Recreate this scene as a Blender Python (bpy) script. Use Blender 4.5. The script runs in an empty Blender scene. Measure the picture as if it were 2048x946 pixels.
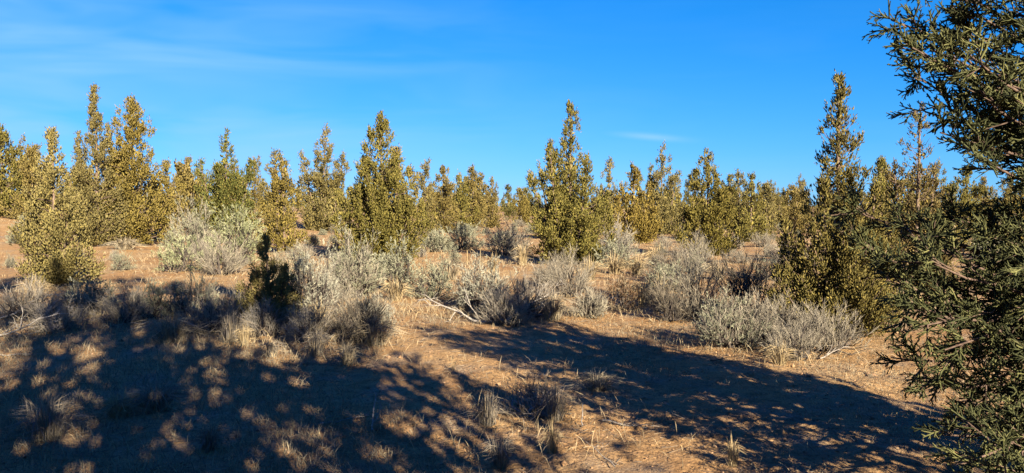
import bpy, math
import numpy as np

# ------------------------------------------------------------------ camera, sky, sun, exposure
scene = bpy.context.scene
COL = scene.collection
F_PX, W_PX, H_PX, HORIZON = 1462.0, 2048.0, 946.0, 412.0
CAM_Z = 1.6
PITCH = math.atan((H_PX / 2 - HORIZON) / F_PX)          # looking slightly down
cam_data = bpy.data.cameras.new("camera")
cam_data.sensor_width = 36.0
cam_data.lens = 36.0 * F_PX / W_PX
cam_data.clip_start, cam_data.clip_end = 0.05, 3000.0
cam = bpy.data.objects.new("camera", cam_data)
COL.objects.link(cam)
cam.location = (0, 0, CAM_Z)
cam.rotation_euler = (math.pi / 2 - PITCH, 0, 0)
scene.camera = cam

SUN_EL = math.radians(22.0)
SUN_AZ = math.radians(152.5)                             # clockwise from +Y: behind the camera, to its right
SUN_VEC = np.array([math.sin(SUN_AZ) * math.cos(SUN_EL), math.cos(SUN_AZ) * math.cos(SUN_EL), math.sin(SUN_EL)])

world = bpy.data.worlds.new("World")
scene.world = world
world.use_nodes = True
wt = world.node_tree
wt.nodes.clear()
def wn(kind, **kw):
    n = wt.nodes.new(kind)
    for k, v in kw.items():
        setattr(n, k, v)
    return n
sky = wn("ShaderNodeTexSky", sky_type="NISHITA", sun_disc=False, sun_elevation=SUN_EL, sun_rotation=SUN_AZ,
         altitude=1300.0, air_density=1.0, dust_density=0.0, ozone_density=3.0)
# the phone's rendering of a clear sky: red falls off towards the zenith, green is compressed
sep = wn("ShaderNodeSeparateColor"); cmb = wn("ShaderNodeCombineColor")
wt.links.new(sky.outputs[0], sep.inputs[0])
def wmath(op, a, v):
    n = wn("ShaderNodeMath", operation=op); wt.links.new(a, n.inputs[0]); n.inputs[1].default_value = v; return n.outputs[0]
wt.links.new(wmath("MULTIPLY", wmath("MAXIMUM", wmath("SUBTRACT", sep.outputs[0], 1.20), 0.02), 0.146), cmb.inputs[0])
wt.links.new(wmath("MULTIPLY", wmath("POWER", wmath("MAXIMUM", wmath("SUBTRACT", sep.outputs[1], 0.8), 0.02), 0.62), 0.640), cmb.inputs[1])
wt.links.new(wmath("MULTIPLY", wmath("POWER", sep.outputs[2], 0.6), 1.19), cmb.inputs[2])
# thin cirrus: noise over the sky's direction, stretched along one bearing
tc = wn("ShaderNodeTexCoord")
mp = wn("ShaderNodeMapping")
mp.inputs["Rotation"].default_value = (0.10, 0.32, 0.0)
mp.inputs["Scale"].default_value = (1.3, 1.0, 7.0)
nz = wn("ShaderNodeTexNoise")
nz.inputs["Scale"].default_value = 2.1
nz.inputs["Detail"].default_value = 3.5
nz.inputs["Roughness"].default_value = 0.55
nz.inputs["Distortion"].default_value = 0.6
rp = wn("ShaderNodeValToRGB")
rp.color_ramp.elements[0].position = 0.40
rp.color_ramp.elements[1].position = 0.74
sx = wn("ShaderNodeSeparateXYZ")
mr = wn("ShaderNodeMapRange")                            # the cirrus bank lies to the west
mr.inputs["From Min"].default_value = 0.05
mr.inputs["From Max"].default_value = -0.55
mr.inputs["To Min"].default_value = 0.10
mr.inputs["To Max"].default_value = 0.95
mz = wn("ShaderNodeMapRange")                            # and low over the horizon
mz.inputs["From Min"].default_value = 0.34
mz.inputs["From Max"].default_value = 0.10
mz.inputs["To Min"].default_value = 0.22
mz.inputs["To Max"].default_value = 1.0
mm = wn("ShaderNodeMath", operation="MULTIPLY")
mu = wn("ShaderNodeMath", operation="MULTIPLY")
mx = wn("ShaderNodeMixRGB")
mx.inputs["Color2"].default_value = (1.25, 2.35, 3.9, 1)
wt.links.new(tc.outputs["Generated"], mp.inputs["Vector"])
wt.links.new(mp.outputs[0], nz.inputs["Vector"])
wt.links.new(nz.outputs["Fac"], rp.inputs["Fac"])
wt.links.new(tc.outputs["Generated"], sx.inputs[0])
wt.links.new(sx.outputs["X"], mr.inputs["Value"])
wt.links.new(rp.outputs["Color"], mu.inputs[0])
wt.links.new(sx.outputs["Z"], mz.inputs["Value"])
wt.links.new(mr.outputs[0], mm.inputs[0])
wt.links.new(mz.outputs[0], mm.inputs[1])
wt.links.new(mm.outputs[0], mu.inputs[1])
# one small thin streak of cloud in the north
def wgauss(sock, c, w):
    return wmath("POWER", wmath("MULTIPLY", wmath("SUBTRACT", sock, c), 1.0 / w), 2.0)
tilt = wn("ShaderNodeMath", operation="MULTIPLY_ADD"); wt.links.new(sx.outputs["X"], tilt.inputs[0]); tilt.inputs[1].default_value = 0.10; wt.links.new(sx.outputs["Z"], tilt.inputs[2])
ga = wn("ShaderNodeMath", operation="ADD"); wt.links.new(wgauss(sx.outputs["X"], 0.185, 0.040), ga.inputs[0]); wt.links.new(wgauss(tilt.outputs[0], 0.1105, 0.0042), ga.inputs[1])
ge = wn("ShaderNodeMath", operation="POWER"); ge.inputs[0].default_value = 2.718; wt.links.new(wmath("MULTIPLY", ga.outputs[0], -1.0), ge.inputs[1])
front = wn("ShaderNodeMath", operation="GREATER_THAN"); wt.links.new(sx.outputs["Y"], front.inputs[0]); front.inputs[1].default_value = 0.0
gf = wn("ShaderNodeMath", operation="MULTIPLY"); wt.links.new(wmath("MULTIPLY", ge.outputs[0], 0.55), gf.inputs[0]); wt.links.new(front.outputs[0], gf.inputs[1])
ml = wn("ShaderNodeMath", operation="MAXIMUM"); wt.links.new(mu.outputs[0], ml.inputs[0]); wt.links.new(gf.outputs[0], ml.inputs[1])
wt.links.new(ml.outputs[0], mx.inputs["Fac"])
wt.links.new(cmb.outputs[0], mx.inputs["Color1"])
bg = wn("ShaderNodeBackground")
bg.inputs["Strength"].default_value = 0.0616
wo = wn("ShaderNodeOutputWorld")
wt.links.new(mx.outputs[0], bg.inputs["Color"])
wt.links.new(bg.outputs[0], wo.inputs["Surface"])

sun_data = bpy.data.lights.new("sun", "SUN")
sun_data.energy = 5.0
sun_data.angle = math.radians(0.47)
sun_data.color = (1.0, 0.86, 0.68)
sun = bpy.data.objects.new("sun", sun_data)
COL.objects.link(sun)
sun.location = tuple(SUN_VEC * 40)
sun.rotation_euler = (math.pi / 2 - SUN_EL, 0, math.atan2(SUN_VEC[0], -SUN_VEC[1]))

scene.view_settings.view_transform = "Standard"
scene.view_settings.look = "None"
scene.view_settings.exposure = 2.3
scene.view_settings.gamma = 1.0
scene.render.engine = "CYCLES"
scene.cycles.max_bounces = 5
scene.cycles.diffuse_bounces = 3
scene.cycles.transmission_bounces = 3
scene.cycles.use_denoising = True

# ------------------------------------------------------------------ terrain height, places on the ground
def sstep(a, b, v):
    t = np.clip((v - a) / (b - a), 0, 1)
    return t * t * (3 - 2 * t)

def ground_z(x, y):
    x = np.asarray(x, float); y = np.asarray(y, float)
    z = 0.035 * np.sin(0.55 * x + 1.0) * np.sin(0.43 * y + 0.4) + 0.018 * np.sin(1.7 * x + 0.6 * y) * np.cos(1.1 * y - 0.5 * x)
    z = z + 0.011 * np.sin(4.3 * x + 1.9 * y + 0.7) * np.sin(3.6 * y - 1.4 * x) + 0.008 * np.sin(7.1 * x - 2.7 * y) * np.cos(5.9 * y + 1.1 * x)
    z = z * sstep(1.0, 5.0, np.hypot(x, y))
    z = z + 1.15 * sstep(-7.0, -27.0, x) * sstep(14.0, 38.0, y)
    z = z + 0.25 * np.sin(0.05 * x + 1.3) * sstep(40, 120, y)
    return z

def ground_at(px, py):
    """the point of the ground that shows at a place of the photograph"""
    c, s = math.cos(PITCH), math.sin(PITCH)
    u, v = (px - W_PX / 2) / F_PX, (H_PX / 2 - py) / F_PX
    d = np.array([u, c + v * s, v * c - s])
    t, step = 2.0, 0.05
    while t < 400:
        p = np.array([0, 0, CAM_Z]) + d * t
        if p[2] <= float(ground_z(p[0], p[1])):
            return p[0], p[1]
        step = 0.02 + t * 0.002
        t += step
    return d[0] * 150, d[1] * 150

def height_at(py, y):
    c, s = math.cos(PITCH), math.sin(PITCH)
    v = (H_PX / 2 - py) / F_PX
    return CAM_Z + (v * c - s) / (c + v * s) * y

# ------------------------------------------------------------------ mesh helpers
def unit(v):
    return v / np.maximum(np.linalg.norm(v, axis=-1, keepdims=True), 1e-9)

def new_mesh(name, V, Q, mat, tint=None, smooth=False):
    V = np.ascontiguousarray(V, np.float32); Q = np.ascontiguousarray(Q, np.int32)
    k = Q.shape[1]
    me = bpy.data.meshes.new(name)
    me.vertices.add(len(V)); me.vertices.foreach_set("co", V.ravel())
    me.loops.add(Q.size); me.loops.foreach_set("vertex_index", Q.ravel())
    me.polygons.add(len(Q)); me.polygons.foreach_set("loop_start", np.arange(0, Q.size, k, dtype=np.int32))
    if smooth:
        me.polygons.foreach_set("use_smooth", np.ones(len(Q), dtype=bool))
    if tint is not None:
        a = me.attributes.new("tint", "FLOAT", "FACE"); a.data.foreach_set("value", np.ascontiguousarray(tint, np.float32))
    me.update(calc_edges=True)
    me.materials.append(mat)
    return me

def mesh_object(name, me, parent=None, color=None):
    o = bpy.data.objects.new(name, me); COL.objects.link(o)
    if parent is not None: o.parent = parent
    if color is not None: o.color = (*color, 1)
    return o

def tag(o, label=None, category=None, group=None, kind=None):
    for k, v in (("label", label), ("category", category), ("group", group), ("kind", kind)):
        if v: o[k] = v
    return o

def root(name, x, y, label, category, group=None, rz=0.0, scale=1.0, dz=0.0):
    e = bpy.data.objects.new(name, None); COL.objects.link(e)
    e.empty_display_size = 0.2
    e.location = (x, y, float(ground_z(x, y)) + dz); e.rotation_euler = (0, 0, rz)
    e.scale = (scale, scale, scale) if not isinstance(scale, tuple) else scale
    return tag(e, label, category, group)

def copy_parts(src, dst, color=None):
    for ch in list(src.children):
        c = ch.copy(); COL.objects.link(c); c.parent = dst
        if color is not None and ch.name.split(".")[0] in ("crown", "foliage", "twigs", "blades"): c.color = (*color, 1)

def frames(d, rng):
    z = unit(d); r = unit(rng.normal(size=z.shape)); x = unit(np.cross(r, z)); y = np.cross(z, x)
    return np.stack([x, y, z], -1)

def scatter(templates, pos, dirs, size, rng):
    """copy small leaf/twig shapes to many places: one vertex array, one face array, one tint per face"""
    pos = np.asarray(pos); n = len(pos)
    F = frames(np.asarray(dirs), rng); size = np.broadcast_to(np.asarray(size, float), (n,))
    pick = rng.integers(0, len(templates), n); t = np.clip(rng.normal(0.5, 0.22, n), 0, 1)
    VV, QQ, TT, off = [], [], [], 0
    for k, (tv, tq) in enumerate(templates):
        i = np.nonzero(pick == k)[0]
        if not len(i): continue
        v = np.einsum("nij,vj->nvi", F[i], tv) * size[i][:, None, None] + pos[i][:, None, :]
        q = tq[None] + (np.arange(len(i)) * len(tv))[:, None, None] + off
        VV.append(v.reshape(-1, 3)); QQ.append(q.reshape(-1, tq.shape[1])); TT.append(np.clip(np.repeat(t[i], len(tq)) + rng.normal(0, 0.13, len(i) * len(tq)), 0, 1))
        off += len(i) * len(tv)
    return np.concatenate(VV), np.concatenate(QQ), np.concatenate(TT)

def join(*parts):
    V, Q, T, off = [], [], [], 0
    for p in parts:
        v, q = p[0], p[1]; t = p[2] if len(p) > 2 else np.full(len(q), 0.5)
        V.append(v); Q.append(q + off); T.append(t); off += len(v)
    return np.concatenate(V), np.concatenate(Q), np.concatenate(T)

def sticks(P0, P1, R0, R1, sides=3):
    """straight tapered sticks between point arrays"""
    P0 = np.asarray(P0, float); P1 = np.asarray(P1, float); n = len(P0)
    R0 = np.broadcast_to(R0, (n,)); R1 = np.broadcast_to(R1, (n,))
    z = unit(P1 - P0); a = np.where(np.abs(z[:, 2:3]) < 0.9, [[0, 0, 1.0]], [[1.0, 0, 0]])
    x = unit(np.cross(a, z)); y = np.cross(z, x)
    ang = np.arange(sides) * 2 * math.pi / sides
    ring = np.cos(ang)[None, :, None] * x[:, None] + np.sin(ang)[None, :, None] * y[:, None]
    V = np.concatenate([P0[:, None] + ring * R0[:, None, None], P1[:, None] + ring * R1[:, None, None]], 1)
    k = np.arange(sides); k2 = (k + 1) % sides
    q = np.stack([k, k2, k2 + sides, k + sides], -1)
    Q = q[None] + (np.arange(n) * 2 * sides)[:, None, None]
    return V.reshape(-1, 3), Q.reshape(-1, 4)

def polytube(pts, rad, sides=7):
    """one bent tapered tube through points (closed tip)"""
    pts = np.asarray(pts, float); n = len(pts); rad = np.asarray(rad, float)
    tan = unit(np.gradient(pts, axis=0)); x = unit(np.cross(tan[0], [0.31, 0.9, 0.2]))
    V = []
    for i in range(n):
        x = unit(x - tan[i] * np.dot(x, tan[i])); y = np.cross(tan[i], x)
        a = np.arange(sides) * 2 * math.pi / sides
        V.append(pts[i] + rad[i] * (np.cos(a)[:, None] * x + np.sin(a)[:, None] * y))
    V = np.concatenate(V); k = np.arange(sides); k2 = (k + 1) % sides
    Q = np.concatenate([np.stack([k + i * sides, k2 + i * sides, k2 + (i + 1) * sides, k + (i + 1) * sides], -1) for i in range(n - 1)])
    return V, Q

def bez(p0, p1, p2, s):
    s = s[..., None]
    return (1 - s) ** 2 * p0 + 2 * s * (1 - s) * p1 + s ** 2 * p2

def bez_t(p0, p1, p2, s):
    s = s[..., None]
    return 2 * (1 - s) * (p1 - p0) + 2 * s * (p2 - p1)

# ------------------------------------------------------------------ small templates
def blade_template(rng, n, length, width, spread, along=0.6, axis_stick=0.0):
    """a tuft: n flat pointed blades round a short axis of length 1"""
    V, Q = [], []
    for i in range(n):
        b = np.array([0, 0, rng.uniform(0, along)])
        az = i * 2.4 + rng.uniform(-0.5, 0.5); sp = spread * rng.uniform(0.5, 1.2) * (1.15 - 0.5 * b[2])
        d = np.array([math.cos(az) * math.sin(sp), math.sin(az) * math.sin(sp), math.cos(sp)])
        L = length * rng.uniform(0.75, 1.2); w = width * rng.uniform(0.8, 1.2)
        r = unit(np.cross(d, unit(rng.normal(size=3))))
        m = b + d * L * 0.5 + np.array([0, 0, 0.03])
        V += [b, m + r * w / 2, b + d * L, m - r * w / 2]; Q.append([4 * i, 4 * i + 1, 4 * i + 2, 4 * i + 3])
    return np.array(V), np.array(Q)

def flame_template(rng, sides=3):
    """a dense juniper plume: a lumpy pointed mass with sprigs standing out of it, axis length 1"""
    zs = [0.0, 0.30, 0.64, 1.0]; rs = [0.05, 0.185, 0.16, 0.02]; V = []
    bend = rng.uniform(-0.12, 0.12, 2)
    for z, r in zip(zs, rs):
        a = np.arange(sides) * 2 * math.pi / sides + rng.uniform(-0.5, 0.5)
        rr = r * rng.uniform(0.30, 1.7, sides); zz = z + rng.uniform(-0.15, 0.15, sides) * (0.3 if z in (0.0, 1.0) else 1)
        V.append(np.stack([np.cos(a) * rr + bend[0] * z, np.sin(a) * rr + bend[1] * z, zz], -1))
    V = np.concatenate(V); k = np.arange(sides); k2 = (k + 1) % sides
    Q = np.concatenate([np.stack([k + i * sides, k2 + i * sides, k2 + (i + 1) * sides, k + (i + 1) * sides], -1) for i in range(3)])
    bv, bq = [], []
    for i in range(7):
        z = rng.uniform(0.05, 0.9); az = i * 2.4 + rng.uniform(-0.4, 0.4); r = 0.11 * (1 - 0.6 * z); sp = rng.uniform(0.35, 1.05)
        b = np.array([math.cos(az) * r, math.sin(az) * r, z]); d = np.array([math.cos(az) * math.sin(sp), math.sin(az) * math.sin(sp), math.cos(sp)])
        L = rng.uniform(0.24, 0.42); w = 0.085; sd = unit(np.cross(d, rng.normal(size=3))) * w / 2; m = b + d * L * 0.5
        bv += [b, m + sd, b + d * L, m - sd]; bq.append(np.arange(4) + 4 * i)
    return np.concatenate([V, np.array(bv)]), np.concatenate([Q, np.array(bq) + len(V)])

def spindle_template(rng):
    """one short scaly shoot: a slim irregular spindle, axis length 1"""
    a = np.arange(3) * 2.094 + rng.uniform(0, 2); r = 0.155 * rng.uniform(0.6, 1.4, 3); z = 0.42 + rng.uniform(-0.18, 0.18, 3)
    m = np.stack([np.cos(a) * r, np.sin(a) * r, z], -1); bend = rng.uniform(-0.18, 0.18, 2)
    V = np.concatenate([[[0, 0, 0]], m, [[bend[0], bend[1], 1.0]]])
    return V, np.array([[1, 4, 2, 0], [2, 4, 3, 0], [3, 4, 1, 0]])

def cord_template(rng, n_side):
    """a juniper spray: round scaly cords branching off a curved axis of length 1"""
    P0, P1, R0, R1 = [], [], [], []
    bend = rng.uniform(-0.25, 0.25, 2)
    ax = lambda s: np.array([bend[0] * s * s, bend[1] * s * s, s])
    r = 0.042
    for a, b in ((0, 0.5), (0.5, 1.0)):
        P0.append(ax(a)); P1.append(ax(b)); R0.append(r); R1.append(r * (0.95 if b < 1 else 0.5))
    for i in range(n_side):
        s = 0.12 + 0.8 * (i + rng.uniform(0, 0.7)) / n_side
        az = (i % 2) * math.pi + rng.normal(0, 0.7); sp = rng.uniform(0.5, 0.95)
        d = np.array([math.cos(az) * math.sin(sp), math.sin(az) * math.sin(sp), math.cos(sp)])
        L = rng.uniform(0.28, 0.5) * (1.15 - 0.55 * s)
        p = ax(s); m = p + d * L * 0.55; e = m + unit(d + [0, 0, 0.45]) * L * 0.5
        P0 += [p]; P1 += [e]; R0 += [r * 0.95]; R1 += [r * 0.5]
        for k in range(1):
            d2 = unit(d + rng.normal(0, 0.55, 3) + [0, 0, 0.2])
            P0.append(m); P1.append(m + d2 * L * rng.uniform(0.4, 0.6)); R0.append(r * 0.85); R1.append(r * 0.42)
    return sticks(P0, P1, np.array(R0), np.array(R1), 3)

def twig_template(rng, n, thick=0.016):
    P0, P1, R0, R1 = [np.zeros(3)], [np.array([0.04, 0.02, 0.55])], [thick], [thick * 0.8]
    P0.append(P1[0]); P1.append(np.array([0.0, 0.08, 1.0])); R0.append(thick * 0.8); R1.append(thick * 0.3)
    for i in range(n):
        s = rng.uniform(0.1, 0.7); p = np.array([0.04 * s, 0.02 * s, s]); az = rng.uniform(0, 6.28); sp = rng.uniform(0.35, 0.8)
        d = np.array([math.cos(az) * math.sin(sp), math.sin(az) * math.sin(sp), math.cos(sp)])
        P0.append(p); P1.append(p + d * rng.uniform(0.35, 0.7)); R0.append(thick * 0.7); R1.append(thick * 0.25)
    return sticks(P0, P1, np.array(R0), np.array(R1), 3)

trng = np.random.default_rng(7)
TUFTS = [blade_template(trng, 7, 0.52, 0.19, 0.60) for _ in range(8)]
FLAMES = [flame_template(trng) for _ in range(10)]
SPINDLES = [spindle_template(trng) for _ in range(14)]
def core_template(rng):
    v, q = flame_template(rng); n = 12                                  # the lumpy mass alone, fatter
    return v[:n] * [1.45, 1.45, 1.0], q[:9]
CORES = [core_template(trng) for _ in range(10)]
SPRAYS = [cord_template(trng, 4) for _ in range(9)]
SPRIGS = [blade_template(trng, 11, 0.42, 0.085, 0.6, 0.75) for _ in range(6)]
TWIGS = [twig_template(trng, 4) for _ in range(6)]
FLOWERS = [twig_template(trng, 3, 0.02) for _ in range(3)]

# ------------------------------------------------------------------ materials
def material(name):
    m = bpy.data.materials.new(name); m.use_nodes = True
    nt = m.node_tree
    return m, nt, nt.nodes["Principled BSDF"]

def leaf_material(name, second, spread=0.45, translucent=0.18, rough=0.75):
    """the object's own colour, drifting per tuft towards a second colour"""
    m, nt, b = material(name)
    oi = nt.nodes.new("ShaderNodeObjectInfo")
    at = nt.nodes.new("ShaderNodeAttribute"); at.attribute_name = "tint"
    mr_ = nt.nodes.new("ShaderNodeMapRange")
    mr_.inputs["From Min"].default_value = 0.45; mr_.inputs["From Max"].default_value = 1.0
    mr_.inputs["To Min"].default_value = 0.0; mr_.inputs["To Max"].default_value = 0.6
    mix = nt.nodes.new("ShaderNodeMixRGB"); mix.inputs["Color2"].default_value = (*second, 1)
    br = nt.nodes.new("ShaderNodeMapRange")
    br.inputs["To Min"].default_value = 1 - spread; br.inputs["To Max"].default_value = 1 + spread
    mul = nt.nodes.new("ShaderNodeMixRGB"); mul.blend_type = "MULTIPLY"; mul.inputs["Fac"].default_value = 1
    L = nt.links.new
    L(oi.outputs["Color"], mix.inputs["Color1"]); L(at.outputs["Fac"], mr_.inputs["Value"]); L(mr_.outputs[0], mix.inputs["Fac"])
    L(at.outputs["Fac"], br.inputs["Value"]); L(mix.outputs[0], mul.inputs["Color1"]); L(br.outputs[0], mul.inputs["Color2"])
    L(mul.outputs[0], b.inputs["Base Color"])
    b.inputs["Roughness"].default_value = rough; b.inputs["Specular IOR Level"].default_value = 0.08
    if translucent > 0:
        tr = nt.nodes.new("ShaderNodeBsdfTranslucent"); ms = nt.nodes.new("ShaderNodeMixShader"); ms.inputs["Fac"].default_value = translucent
        out = nt.nodes["Material Output"]
        L(mul.outputs[0], tr.inputs["Color"]); L(b.outputs[0], ms.inputs[1]); L(tr.outputs[0], ms.inputs[2]); L(ms.outputs[0], out.inputs["Surface"])
    return m

def bark_material(name, c1, c2, scale=9.0):
    m, nt, b = material(name)
    t = nt.nodes.new("ShaderNodeTexCoord"); mp_ = nt.nodes.new("ShaderNodeMapping"); mp_.inputs["Scale"].default_value = (1, 1, 0.18)
    n = nt.nodes.new("ShaderNodeTexNoise"); n.inputs["Scale"].default_value = scale * 4; n.inputs["Detail"].default_value = 6
    r = nt.nodes.new("ShaderNodeValToRGB"); r.color_ramp.elements[0].color = (*c1, 1); r.color_ramp.elements[1].color = (*c2, 1)
    r.color_ramp.elements[0].position = 0.32; r.color_ramp.elements[1].position = 0.68
    bp = nt.nodes.new("ShaderNodeBump"); bp.inputs["Strength"].default_value = 0.6; bp.inputs["Distance"].default_value = 0.01
    L = nt.links.new
    L(t.outputs["Object"], mp_.inputs[0]); L(mp_.outputs[0], n.inputs["Vector"]); L(n.outputs["Fac"], r.inputs[0]); L(r.outputs[0], b.inputs["Base Color"])
    L(n.outputs["Fac"], bp.inputs["Height"]); L(bp.outputs[0], b.inputs["Normal"])
    b.inputs["Roughness"].default_value = 0.9; b.inputs["Specular IOR Level"].default_value = 0.15
    return m

M_CROWN = leaf_material("juniper_foliage", (0.172, 0.131, 0.033), 0.26, 0.03)
M_CORD = leaf_material("juniper_cords", (0.105, 0.100, 0.036), 0.5, 0.06, 0.7)
M_SAGE = leaf_material("sage_leaves", (0.236, 0.223, 0.149), 0.35, 0.12, 0.85)
M_TWIG = leaf_material("dry_twigs", (0.225, 0.190, 0.130), 0.4, 0.0, 0.9)
M_STRAW = leaf_material("dry_grass_blades", (0.260, 0.198, 0.099), 0.4, 0.15, 0.8)
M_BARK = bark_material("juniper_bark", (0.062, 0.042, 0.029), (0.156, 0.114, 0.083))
M_STEM = bark_material("shrub_bark", (0.023, 0.019, 0.016), (0.088, 0.073, 0.060), 14)
M_DEAD = bark_material("weathered_wood", (0.09, 0.078, 0.064), (0.24, 0.215, 0.18), 16)
M_BLEACH = bark_material("bleached_wood", (0.12, 0.108, 0.09), (0.29, 0.265, 0.225), 16)
M_DEADDARK = bark_material("charred_wood", (0.016, 0.012, 0.010), (0.052, 0.039, 0.029), 16)
M_NEARBARK = bark_material("shaded_juniper_bark", (0.035, 0.024, 0.018), (0.11, 0.075, 0.055))  # juniper bark with the near tree's shade darkened into its colour
M_RED = bark_material("red_wood", (0.114, 0.044, 0.018), (0.208, 0.094, 0.042), 16)
M_CLOD = leaf_material("soil_clods", (0.235, 0.155, 0.085), 0.5, 0.0, 0.95)

def soil_material():
    m, nt, b = material("sandy_soil"); L = nt.links.new
    t = nt.nodes.new("ShaderNodeTexCoord")
    def noise(scale, detail=6, rough=0.6, vec=None):
        n = nt.nodes.new("ShaderNodeTexNoise"); n.inputs["Scale"].default_value = scale; n.inputs["Detail"].default_value = detail; n.inputs["Roughness"].default_value = rough
        L(vec if vec else t.outputs["Object"], n.inputs["Vector"]); return n
    def ramp(fac, stops):
        r = nt.nodes.new("ShaderNodeValToRGB"); e = r.color_ramp.elements
        while len(e) < len(stops): e.new(0.5)
        for k, (p, c) in enumerate(stops): e[k].position = p; e[k].color = (*c, 1)
        L(fac, r.inputs[0]); return r
    def mixc(fac, a, c2, mode="MIX"):
        n = nt.nodes.new("ShaderNodeMixRGB"); n.blend_type = mode
        if isinstance(fac, float): n.inputs["Fac"].default_value = fac
        else: L(fac, n.inputs["Fac"])
        L(a, n.inputs["Color1"]); L(c2, n.inputs["Color2"]); return n
    big = ramp(noise(0.45, 5).outputs["Fac"], [(0.30, (0.240, 0.135, 0.057)), (0.52, (0.292, 0.183, 0.079)), (0.75, (0.330, 0.230, 0.114))])
    mid = ramp(noise(7.0, 8, 0.7).outputs["Fac"], [(0.30, (0.62, 0.58, 0.55)), (0.55, (1, 1, 1)), (0.80, (1.18, 1.16, 1.14))])
    c = mixc(1.0, big.outputs[0], mid.outputs[0], "MULTIPLY")
    fine = ramp(noise(60.0, 4, 0.7).outputs["Fac"], [(0.34, (0.45, 0.42, 0.40)), (0.50, (1, 1, 1)), (0.72, (1.25, 1.22, 1.2))])
    c = mixc(0.8, c.outputs[0], fine.outputs[0], "MULTIPLY")
    lit = ramp(noise(1.3, 7, 0.65).outputs["Fac"], [(0.50, (0, 0, 0)), (0.66, (1, 1, 1))])       # grey-straw plant litter patches
    lcol = ramp(noise(35.0, 5, 0.75).outputs["Fac"], [(0.35, (0.078, 0.060, 0.042)), (0.5, (0.187, 0.151, 0.104)), (0.7, (0.286, 0.244, 0.177))])
    hf = nt.nodes.new("ShaderNodeMath"); hf.operation = "MULTIPLY"; hf.inputs[1].default_value = 0.62; L(lit.outputs[0], hf.inputs[0])
    c = mixc(hf.outputs[0], c.outputs[0], lcol.outputs[0])
    L(c.outputs[0], b.inputs["Base Color"])
    v = nt.nodes.new("ShaderNodeTexVoronoi"); v.inputs["Scale"].default_value = 38.0; L(t.outputs["Object"], v.inputs["Vector"])
    b1 = nt.nodes.new("ShaderNodeBump"); b1.inputs["Strength"].default_value = 0.9; b1.inputs["Distance"].default_value = 0.045
    L(noise(14.0, 8, 0.7).outputs["Fac"], b1.inputs["Height"])
    b2 = nt.nodes.new("ShaderNodeBump"); b2.inputs["Strength"].default_value = 0.5; b2.inputs["Distance"].default_value = 0.012; b2.invert = True
    L(v.outputs["Distance"], b2.inputs["Height"]); L(b1.outputs[0], b2.inputs["Normal"]); L(b2.outputs[0], b.inputs["Normal"])
    b.inputs["Roughness"].default_value = 0.95; b.inputs["Specular IOR Level"].default_value = 0.1
    return m
M_SOIL = soil_material()

# ------------------------------------------------------------------ the ground, one sheet to the horizon
def build_ground():
    rng = np.random.default_rng(3)
    u = np.linspace(-1, 1, 241); xs = np.sinh(u * 7.2); xs *= 900 / xs[-1]
    v = np.linspace(-1, 1, 341); ys = 5.5 + np.sinh(v * 7.4); ys = np.where(ys > 5.5, 5.5 + (ys - 5.5), 5.5 + (ys - 5.5) * 0.4)
    ys = 5.5 + (ys - 5.5) * (1500 / (ys[-1] - 5.5))
    X, Y = np.meshgrid(xs, ys, indexing="xy"); Z = ground_z(X, Y)
    near = np.exp(-np.hypot(X, Y - 6) / 9.0)
    Z = Z + rng.normal(0, 0.010, Z.shape) * near
    ny, nx = X.shape; V = np.stack([X, Y, Z], -1).reshape(-1, 3)
    i = np.arange(nx - 1)[None] + (np.arange(ny - 1) * nx)[:, None]
    Q = np.stack([i, i + 1, i + 1 + nx, i + nx], -1).reshape(-1, 4)
    o = mesh_object("ground", new_mesh("ground", V, Q, M_SOIL, smooth=True))
    tag(o, "reddish tan sandy soil strewn with plant litter", None, None, "structure")
build_ground()

# ------------------------------------------------------------------ junipers
def profile(t, power, wide):
    low = sstep(0.0, wide, t) * 0.45 + 0.55
    return low * np.clip((1.0 - t) / (1.0 - wide * 0.6), 0, 1) ** (power * 0.98)

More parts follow.
